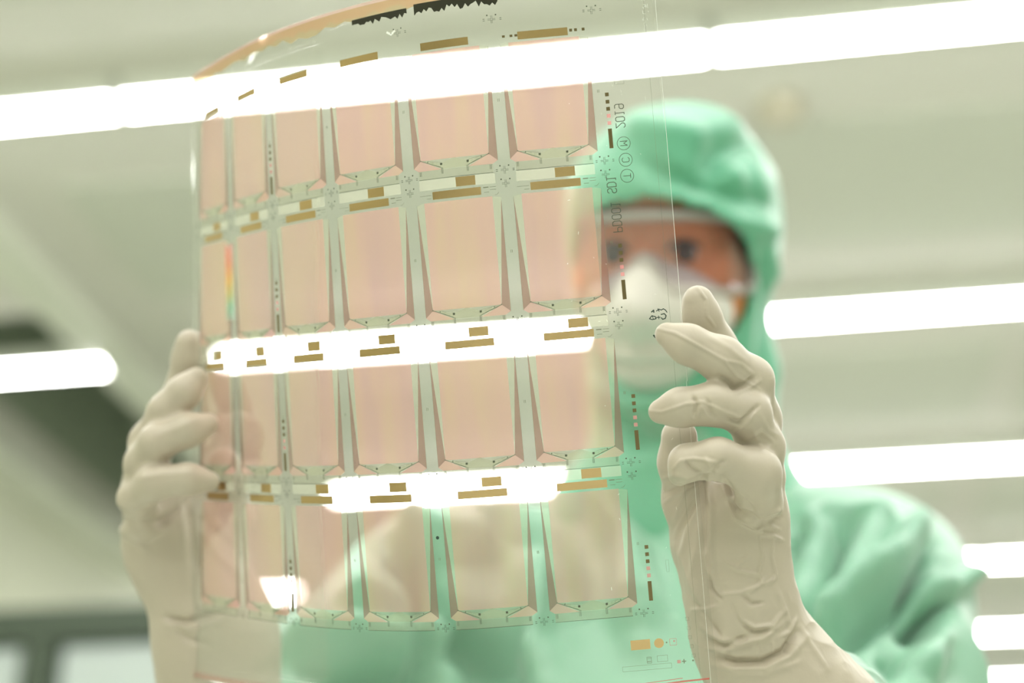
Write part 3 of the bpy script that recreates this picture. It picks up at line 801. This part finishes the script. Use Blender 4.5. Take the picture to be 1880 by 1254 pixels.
class FM(MB):
    "shapes printed on the film; coordinates are (s, v)"
    def poly(s, pts, mi=0, lift=6e-5, step=8):
        x0 = min(p[0] for p in pts); x1 = max(p[0] for p in pts)
        k = math.floor(x0 / step)
        while k * step < x1:
            q = clip(clip(list(pts), k * step, False), (k + 1) * step, True)
            if len(q) >= 3:
                y0 = min(p[1] for p in q); y1 = max(p[1] for p in q); j = math.floor(y0 / 55.6)
                while j * 55.6 < y1:
                    sw = [(p[1], p[0]) for p in q]
                    sw = clip(clip(sw, j * 55.6, False), (j + 1) * 55.6, True)
                    if len(sw) >= 3: s.add([film(p[1], p[0], lift) for p in sw], [tuple(range(len(sw)))], mi)
                    j += 1
            k += 1
    def rect(s, a0, a1, b0, b1, mi=0, lift=6e-5): s.poly([(a0, b0), (a1, b0), (a1, b1), (a0, b1)], mi, lift)
    def line(s, pts, w_, mi=0, lift=9e-5):
        for (x0, y0), (x1, y1) in zip(pts[:-1], pts[1:]):
            L = math.hypot(x1 - x0, y1 - y0) or 1; nx, ny = -(y1 - y0) / L * w_ / 2, (x1 - x0) / L * w_ / 2
            ex, ey = (x1 - x0) / L * w_ * .3, (y1 - y0) / L * w_ * .3
            s.poly([(x0 + nx - ex, y0 + ny - ey), (x1 + nx + ex, y1 + ny + ey), (x1 - nx + ex, y1 - ny + ey), (x0 - nx - ex, y0 - ny - ey)], mi, lift)
    def frame(s, a0, a1, b0, b1, w_, mi=0): s.line([(a0, b0), (a1, b0), (a1, b1), (a0, b1), (a0, b0)], w_, mi)
    def disc(s, a, b_, r, mi=0, n=28): s.poly([(a + r * math.cos(2 * math.pi * k / n), b_ + r * math.sin(2 * math.pi * k / n)) for k in range(n)], mi)
M['sheet'] = sheer('film_sheet', (.985, .985, .98, 1), (.85, .9, .8, 1), .03, .02, .28)
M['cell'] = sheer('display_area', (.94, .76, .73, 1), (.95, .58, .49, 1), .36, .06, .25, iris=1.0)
M['wedge'] = sheer('wiring_wedge', (.62, .50, .46, 1), (.60, .36, .30, 1), .30, .05, .2)
M['border'] = sheer('clear_border', (.93, .93, .86, 1), (.90, .90, .74, 1), .16, .05, .2)
M['band'] = sheer('driver_band', (.86, .86, .80, 1), (.64, .64, .52, 1), .22, .05, .2)
M['street'] = sheer('street_layer', (.95, .97, .95, 1), (.8, .85, .8, 1), .07, .05, .2)
M['pink'] = sheer('pink_test_pad', (.95, .55, .55, 1), (.95, .42, .42, 1), .5, .1, .4)
M['brown'] = sheer('amber_edge_glue', (.84, .74, .54, 1), (.62, .50, .30, 1), .4, .2, .4)
M['rosy'] = sheer('rosy_edge_glue', (.97, .82, .78, 1), (.95, .66, .60, 1), .35, .2, .4)
M['red'] = sheer('red_edge_line', (.95, .40, .38, 1), (.90, .25, .22, 1), .55, .2, .4)
M['cream'] = sheer('cream_window', (.97, .96, .90, 1), (.95, .93, .80, 1), .30, .05, .2)
VT, VB = -664.0, 672.0
fr = empty('display_film', P(940, 627, .70), 'clear flexible film printed with pinkish display panels, held up in two gloved hands', 'film')
# sheet
ss = np.concatenate([np.arange(-118, 0, 59), np.arange(0, 1135, 8), [1135]]); vs = np.linspace(VT, VB, 25)
v = []; fc = []
for s in ss:
    for q in vs:
        s_ = s + (-6 * (q / 660) if s < -100 else 0)
        v.append(film(s_, q, 0))
nv = len(vs)
for i in range(len(ss) - 1):
    for k in range(nv - 1): fc.append((i * nv + k, (i + 1) * nv + k, (i + 1) * nv + k + 1, i * nv + k + 1))
sh = finish('sheet', v, fc, M['sheet'], fr, smooth=True)
sd = sh.modifiers.new('thickness', 'SOLIDIFY'); sd.thickness = .00025; sd.offset = 1 if True else -1
# check the direction: keep the printed side facing the camera
nrm = np.cross(np.array(v[fc[0][1]]) - v[fc[0][0]], np.array(v[fc[0][3]]) - v[fc[0][0]])
if nrm @ FW < 0: sd.offset = -1
# display panels: 4 rows x 6 columns; template a is measured rightwards from the panel's left mark
def cell_shapes(m, S, B, left):
    # S(a) -> film s ; B base v of the row marks
    R_ = lambda pts, mi, lift=6e-5: m.poly([(S(a), B + b_) for a, b_ in pts], mi, lift)
    R_([(27, -232), (158, -232), (158, -32), (27, -32)], 0)
    R_([(12, -229), (27, -32), (12, -19)], 1); R_([(174, -229), (174, -19), (158, -32)], 1)
    R_([(12, -229), (27, -232), (27, -32)], 2); R_([(174, -229), (158, -232), (158, -32)], 2)
    R_([(12, -19), (27, -32), (68, -13), (21, -13)], 0); R_([(174, -19), (158, -32), (118, -13), (164, -13)], 0)
    R_([(27, -32), (158, -32), (118, -14), (68, -14)], 3)
    R_([(68, -13), (68, -24), (92, -33), (118, -24), (118, -13)], 2, 8e-5)
    R_([(21, -13), (164, -13), (164, 3), (21, 3)], 3)
    L_ = lambda pts, w_, mi: m.line([(S(a), B + b_) for a, b_ in pts], w_, mi)
    L_([(21, 3), (164, 3)], .8, 4)
    # diagonal terminal strips
    for g in (lambda a: a, lambda a: 185 - a):
        R_([(g(28), -32), (g(68), -24), (g(68), -15), (g(66), -15)], 2, 8.5e-5)
        L_([(g(26), -32.5), (g(66), -17)], .9, 4); L_([(g(28), -33), (g(66), -26)], .35, 5)
        R_([(g(65), -25), (g(69), -25), (g(69), -21), (g(65), -21)], 4, 1e-4)
        R_([(g(40), -30), (g(42), -30), (g(42), -28), (g(40), -28)], 4, 1e-4)
        R_([(g(26), -33.5), (g(28), -33.5), (g(28), -31.5), (g(26), -31.5)], 4, 1e-4)
        L_([(g(45), -29), (g(52), -27.5), (g(51), -25), (g(44), -26)], .35, 5); L_([(g(58), -26), (g(57), -21)], .35, 5)
        for k in (66.5, 68, 69.5): L_([(g(k), -16), (g(k), -5)], .55, 4)
        for k in (23.5, 25, 26.5): L_([(g(k), -12), (g(k), -4)], .55, 4)
    L_([(174, -229), (174, -19)], .3, 5); L_([(12, -229), (12, -19)], .3, 5)
for r in range(4):
    for c in range(6):
        S = (lambda c_: (lambda a: (c_ + 1) * PW - a * PW / 185.0))(c)
        m = FM(); cell_shapes(m, S, ROWV[r], c)
        pn = m.build('display_panel', [M['cell'], M['wedge'], M['border'], M['band'], M['ink'], M['ink2']], fr)
for r in range(4):                 # contact pads between the rows
    for c in range(6):
        S = (lambda c_: (lambda a: (c_ + 1) * PW - a * PW / 185.0))(c)
        B = ROWV[r] if r < 3 else ROWV[0] - 277.5
        if r < 3:
            m = FM(); m.rect(S(92), S(129), B + 4.5, B + 22); m.build('contact_pad', M['gold'], fr)
            m = FM(); m.rect(S(20), S(92), B + 4, B + 23); m.rect(S(129), S(166), B + 4, B + 23)
            m.build('clear_window', M['cream'], fr)
        m = FM(); m.rect(S(45), S(138), B + 27, B + 41.5); m.build('contact_pad', M['gold'], fr)
# alignment crosses and small marks
def cross(m, s, v_):
    g, L = 1.1, 7.0
    for sx in (-1, 1):
        for sy in (-1, 1):
            m.line([(s + sx * g, v_ + sy * L), (s + sx * g, v_ + sy * g), (s + sx * L, v_ + sy * g)], .6, 0)
    for dx, dy in ((-8, -8), (8, -8)): m.rect(s + dx - 1.2, s + dx + 1.2, v_ + dy - 1.2, v_ + dy + 1.2)
for r in range(-1, 4):
    for c in range(7):
        B = ROWV[r] if r >= 0 else ROWV[0] - 277.5
        if r >= 0 or c in (0, 1, 2):
            m = FM(); cross(m, c * PW, B); m.line([(c * PW - 15, B - 1.5), (c * PW - 18, B - 1.5)], .9)
            m.line([(c * PW - 15, B + 1.5), (c * PW - 18, B + 1.5)], .9); m.line([(c * PW + 13, B - 1.5), (c * PW + 16, B - 1.5)], .9); m.line([(c * PW + 13, B + 1.5), (c * PW + 16, B + 1.5)], .9)
            m.build('alignment_mark', M['ink'], fr)
        if 0 <= r < 3:
            m = FM(); cross(m, c * PW, B + 25); m.build('alignment_mark', M['ink'], fr)
m = FM()
for r in range(4):                 # faint circuitry lines beside the pads and mid-street marks
    for c in range(7):
        B = ROWV[r]; s0 = c * PW
        m = FM(); m.line([(s0 - 1, B - 131), (s0 - 1, B - 126)], .8); m.line([(s0 + 1.5, B - 131), (s0 + 1.5, B - 126)], .8)
        if r < 3 and c < 6:
            for (a, b_, L) in ((142, 29, 9), (154, 29, 11), (154, 34, 11), (143, 38, 9), (20, 33, 10), (31, 33, 11), (33, 39, 9)):
                s1 = (c + 1) * PW - a; m.line([(s1, B + b_), (s1 - L, B + b_)], 1.6 if a == 142 else .7)
            m.line([(s0 + 14, B + 40), (s0 + 18, B + 44), (s0 + 22, B + 44)], .5)
        m.build('etched_mark', M['ink2'], fr)
m = FM()
s0 = PW * 2; m.disc(s0 + 1, ROWV[3] - 168, 3.2); m.build('round_mark', M['marker'], fr)
# test pads in the right margin and in the street between panels
def test_strip(s0, B, sc=1.0):
    g = empty_child('test_strip')
    for k, b_ in enumerate((-121, -107.6, -94.6)):
        m = FM(); m.rect(s0 - 3.4 * sc, s0 + 3.4 * sc, B + b_ - 3.4, B + b_ + 3.4); m.build('test_pad', M['olive'], fr)
    for b_ in (-81.7, -68.4):
        m = FM(); m.rect(s0 - 3.4 * sc, s0 + 3.4 * sc, B + b_ - 3.4, B + b_ + 3.4); m.build('test_pad', M['pink'], fr)
    m = FM(); m.rect(s0 - 3.6 * sc, s0 + 3.6 * sc, B - 58, B - 22); m.build('test_bar', M['olive'], fr)
def empty_child(n): return None
for r in range(4):
    test_strip(-15, ROWV[r]); test_strip(4 * PW, ROWV[r])
# top row small gold squares
B = ROWV[0] - 277.5
for a in (19, 33, 42, 143, 152, 166):
    m = FM(); m.rect(PW - a - 2.6, PW - a + 2.6, B + 33 - 2.6 + (a < 100) * 1, B + 33 + 2.6); m.build('test_pad', M['olive'], fr)
# lettering (seen from the back of the film, so mirrored)
GLY = {'P': [[(0, 0), (0, 10), (4.5, 10), (6, 8.8), (6, 6.2), (4.5, 5), (0, 5)]],
       'D': [[(0, 0), (0, 10), (4, 10), (6, 8), (6, 2), (4, 0), (0, 0)]],
       '0': [[(1.5, 0), (0, 1.5), (0, 8.5), (1.5, 10), (4.5, 10), (6, 8.5), (6, 1.5), (4.5, 0), (1.5, 0)]],
       '1': [[(1, 10), (3, 10), (3, 0)], [(0.8, 0), (5.2, 0)]],
       'S': [[(6, 8.5), (4.5, 10), (1.5, 10), (0, 8.5), (0, 6.5), (1.5, 5.2), (4.5, 4.8), (6, 3.5), (6, 1.5), (4.5, 0), (1.5, 0), (0, 1.5)]],
       '2': [[(0, 8.5), (1.5, 10), (4.5, 10), (6, 8.5), (6, 6.5), (0, 0), (6, 0)]],
       '9': [[(6, 5), (1.5, 5), (0, 6.3), (0, 8.7), (1.5, 10), (4.5, 10), (6, 8.5), (6, 1.5), (4.5, 0), (1, 0)]],
       'T': [[(0, 10), (6, 10)], [(3, 10), (3, 0)]],
       'C': [[(6, 8.5), (4.5, 10), (1.5, 10), (0, 8.5), (0, 1.5), (1.5, 0), (4.5, 0), (6, 1.5)]],
       'M': [[(0, 0), (0, 10), (3, 5), (6, 10), (6, 0)]]}
def letter(m, ch, a, b_, hgt, wid, w_):
    "a: rightwards from right mark column of the baseline, b: v of the letter start; text runs upwards"
    for st in GLY[ch]:
        m.line([(-(a + y * hgt / 10), b_ - x * wid / 6) for x, y in st], w_)
B = ROWV[0]
for txt, a, b_, step in (('PD001', 5, 132, 11.6), ('SD1', 1, 60, 11.2), ('2019', 27, -58, 11.6)):
    for i, ch in enumerate(txt):
        m = FM(); letter(m, ch, a, B + b_ - i * step, 16.5, 8.4, 1.3); m.build('printed_letter', M['ink'], fr)
for ch, a, b_ in (('T', 39, 31), ('C', 39, 1.5), ('M', 38, -29)):
    m = FM(); letter(m, ch, a - 6.5, B + b_ + 4, 13, 8, 1.1)
    m.line([(-(a + 12 * math.cos(k * math.pi / 20)), B + b_ + 12 * math.sin(k * math.pi / 20)) for k in range(41)], .9)
    m.build('printed_letter', M['ink'], fr)
# handwriting
m = FM()
hw = [([(62, 284), (66, 281), (66, 285)], 2.2), ([(71, 283), (76, 280), (80, 282), (84, 280), (88, 283), (90, 287)], 1.6), ([(74, 279), (76, 284)], 1.5),
      ([(57, 296), (62, 291), (68, 293), (69, 297), (62, 298), (57, 296)], 1.7), ([(63, 292), (64, 298)], 1.2), ([(70, 295), (77, 295)], 1.5), ([(74, 292), (74, 298)], 1.2),
      ([(79, 290), (85, 289), (88, 293), (86, 298), (81, 299), (79, 296)], 1.8), ([(62, 327), (65, 331)], 3.0)]
for pts, w_ in hw: m.line([(-x, B + y) for x, y in pts], w_)
m.build('handwritten_mark', M['marker'], fr)
# lower right corner figures
B = ROWV[3]; m = FM(); m.rect(-7 + 36 - 18 - 7, -25 + 11, 0, 0.01) if False else None
m = FM(); m.rect(-6.5 + 0, 29.5, B + 48, B + 66); m.build('contact_pad', M['gold'], fr)
m = FM(); m.disc(-22.5, B + 57, 9); m.build('round_pad', M['gold'], fr)
m = FM(); m.disc(-36.5, B + 57, 1.4); m.build('dot_mark', M['ink2'], fr)
m = FM(); m.frame(-6, 2, B + 81, B + 92, .6)
m.line([(-6, B + 84), (2, B + 84)], .5); m.line([(-6, B + 89), (2, B + 89)], .9); m.build('outline_mark', M['ink2'], fr)
m = FM(); m.frame(-36, -17, B + 80, B + 91, .5); m.build('outline_mark', M['ink2'], fr)
m = FM(); m.line([(-62, B + 94), (-69, B + 94)], 1.6); m.line([(-65.5, B + 90.5), (-65.5, B + 97.5)], 1.6); m.build('plus_mark', M['ink2'], fr)
m = FM(); m.disc(-82, B + 94, 1.6); m.build('dot_mark', M['ink2'], fr)
m = FM(); m.frame(-42, 48, B + 95, B + 104, .4); m.build('outline_mark', M['ink2'], fr)
m = FM(); m.frame(-53, -48, B - 94, B - 72, .3); m.build('outline_mark', M['ink2'], fr)
for k, a in enumerate((78, 79, 80, 82, 84)):
    m = FM(); m.frame(-a - 3, -a + 3, B + 14 + k * 17, B + 20 + k * 17, .4); m.build('outline_mark', M['ink2'], fr)
m = FM(); m.frame(-54.5, -42.5, B + 51, B + 63, .7); m.rect(-52, -49, B + 54, B + 57); m.rect(-59.5, -53, B + 91, B + 97); m.build('pink_mark', M['pink'], fr)
m = FM(); m.frame(-48, -31, ROWV[0] - 170, ROWV[0] - 138, .35); m.frame(-31 + 13, -31 + 21, ROWV[0] - 165, ROWV[0] - 145, .35); m.disc(-40, ROWV[0] - 155, 1)
for q in (2.0, ): m.line([(-95 - q, VT + 20), (-93, VB)], .35)
m.build('fine_marks', M['ink2'], fr)
# scratches near the top right edge and the small bright chip
M['chip'] = mat('pale_scratch', srgb(250, 252, 245), .4)
m = FM(); rs = np.random.RandomState(3)
for k in range(26):
    x = -104 + rs.rand() * 12; y = VT + 20 + rs.rand() * 110; m.line([(x, y), (x + rs.randn() * 2, y + rs.rand() * 6)], .6)
m.line([(-118.5, VT + 2), (-116, 100)], .7); m.line([(-114.5, 100), (-111, VB)], .5)
m.line([(374, -598), (382, -592.5), (390, -598)], 4.0)
for k in range(40):
    x = -110 + rs.rand() * 200; y = -500 + rs.rand() * 1000; m.line([(x, y), (x + rs.randn() * 1.5, y + rs.randn() * 3)], .35)
scr = m.build('scratches', M['chip'], fr); scr['kind'] = 'stuff'
# ragged glue along the top edge
def ragged(mi, s0, s1, top, bot, amp, seed, step=9):
    rs = np.random.RandomState(seed); m = FM(); x = s0; pv = bot
    while x < s1:
        nb = bot + amp * (rs.rand() - .35); m.poly([(x, top), (x + step, top), (x + step, nb), (x, pv)], mi, 6e-5 + mi * 3e-5 + (9e-5 if seed == 2 else 1.3e-4 if seed > 2 else 0)); pv = nb; x += step
    return m
m = ragged(0, -20, 1135, VT, VT + 22, 10, 1, 14); m.build('glue_strip', [M['rosy']], fr)
m = ragged(0, 150, 1135, VT + 6, VT + 30, 16, 2, 26); m.build('glue_strip', [M['brown']], fr)
m = ragged(0, 170, 330, VT + 24, VT + 38, 12, 4, 5); m.build('black_residue', [M['black']], fr)
m = ragged(0, 345, 470, VT + 28, VT + 38, 12, 5, 5); m.build('black_residue', [M['black']], fr)
m = FM(); m.disc(26, VT + 34, 10); m.disc(26, VT + 34, 5); m.build('round_pad', M['gold'], fr)
m = FM()
pts = [(-108, 648), (-60, 649), (0, 652), (80, 655), (180, 653), (300, 656), (460, 654), (640, 657), (820, 655), (1000, 660), (1130, 662)]
m.line(pts, 3.2); m.line([(x, y - 6) for x, y in pts[1:]], 1.2); m.build('red_line', M['red'], fr)
# rainbow reflection painted as a fixed colour ramp on the second row's outer panel
g_ = bpy.data.materials.new('painted_rainbow_glint'); g_.use_nodes = True; nt = g_.node_tree; nt.nodes.clear(); N_ = nt.nodes.new; L_ = nt.links.new
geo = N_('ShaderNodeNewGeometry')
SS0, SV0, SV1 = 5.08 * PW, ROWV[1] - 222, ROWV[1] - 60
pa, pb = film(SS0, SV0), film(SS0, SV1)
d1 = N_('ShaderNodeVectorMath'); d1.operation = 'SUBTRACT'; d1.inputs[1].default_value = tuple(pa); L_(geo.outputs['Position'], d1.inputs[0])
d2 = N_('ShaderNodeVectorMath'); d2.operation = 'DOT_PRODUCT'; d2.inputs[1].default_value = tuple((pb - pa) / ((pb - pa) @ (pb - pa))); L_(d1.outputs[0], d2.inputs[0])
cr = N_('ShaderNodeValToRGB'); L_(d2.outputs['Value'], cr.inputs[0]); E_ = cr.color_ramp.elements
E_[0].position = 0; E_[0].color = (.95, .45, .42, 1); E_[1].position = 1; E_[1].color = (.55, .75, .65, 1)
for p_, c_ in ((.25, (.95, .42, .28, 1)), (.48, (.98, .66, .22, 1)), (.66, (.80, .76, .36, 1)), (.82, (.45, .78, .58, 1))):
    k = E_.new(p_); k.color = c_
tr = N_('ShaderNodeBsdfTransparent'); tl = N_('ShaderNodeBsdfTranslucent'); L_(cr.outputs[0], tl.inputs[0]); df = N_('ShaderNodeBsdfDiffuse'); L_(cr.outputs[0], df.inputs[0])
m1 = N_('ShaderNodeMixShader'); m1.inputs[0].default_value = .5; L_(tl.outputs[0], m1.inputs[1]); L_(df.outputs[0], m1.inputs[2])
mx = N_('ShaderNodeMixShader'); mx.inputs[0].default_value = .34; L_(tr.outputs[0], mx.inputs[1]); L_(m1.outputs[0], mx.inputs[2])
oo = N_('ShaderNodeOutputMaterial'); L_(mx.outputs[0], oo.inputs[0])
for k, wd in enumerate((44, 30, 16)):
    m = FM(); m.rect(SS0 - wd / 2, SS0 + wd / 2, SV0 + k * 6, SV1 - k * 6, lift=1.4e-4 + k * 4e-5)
    if k == 0: strip = m.build('painted_rainbow_glint', g_, fr)
    else: m.build('painted_rainbow_layer', g_, strip)
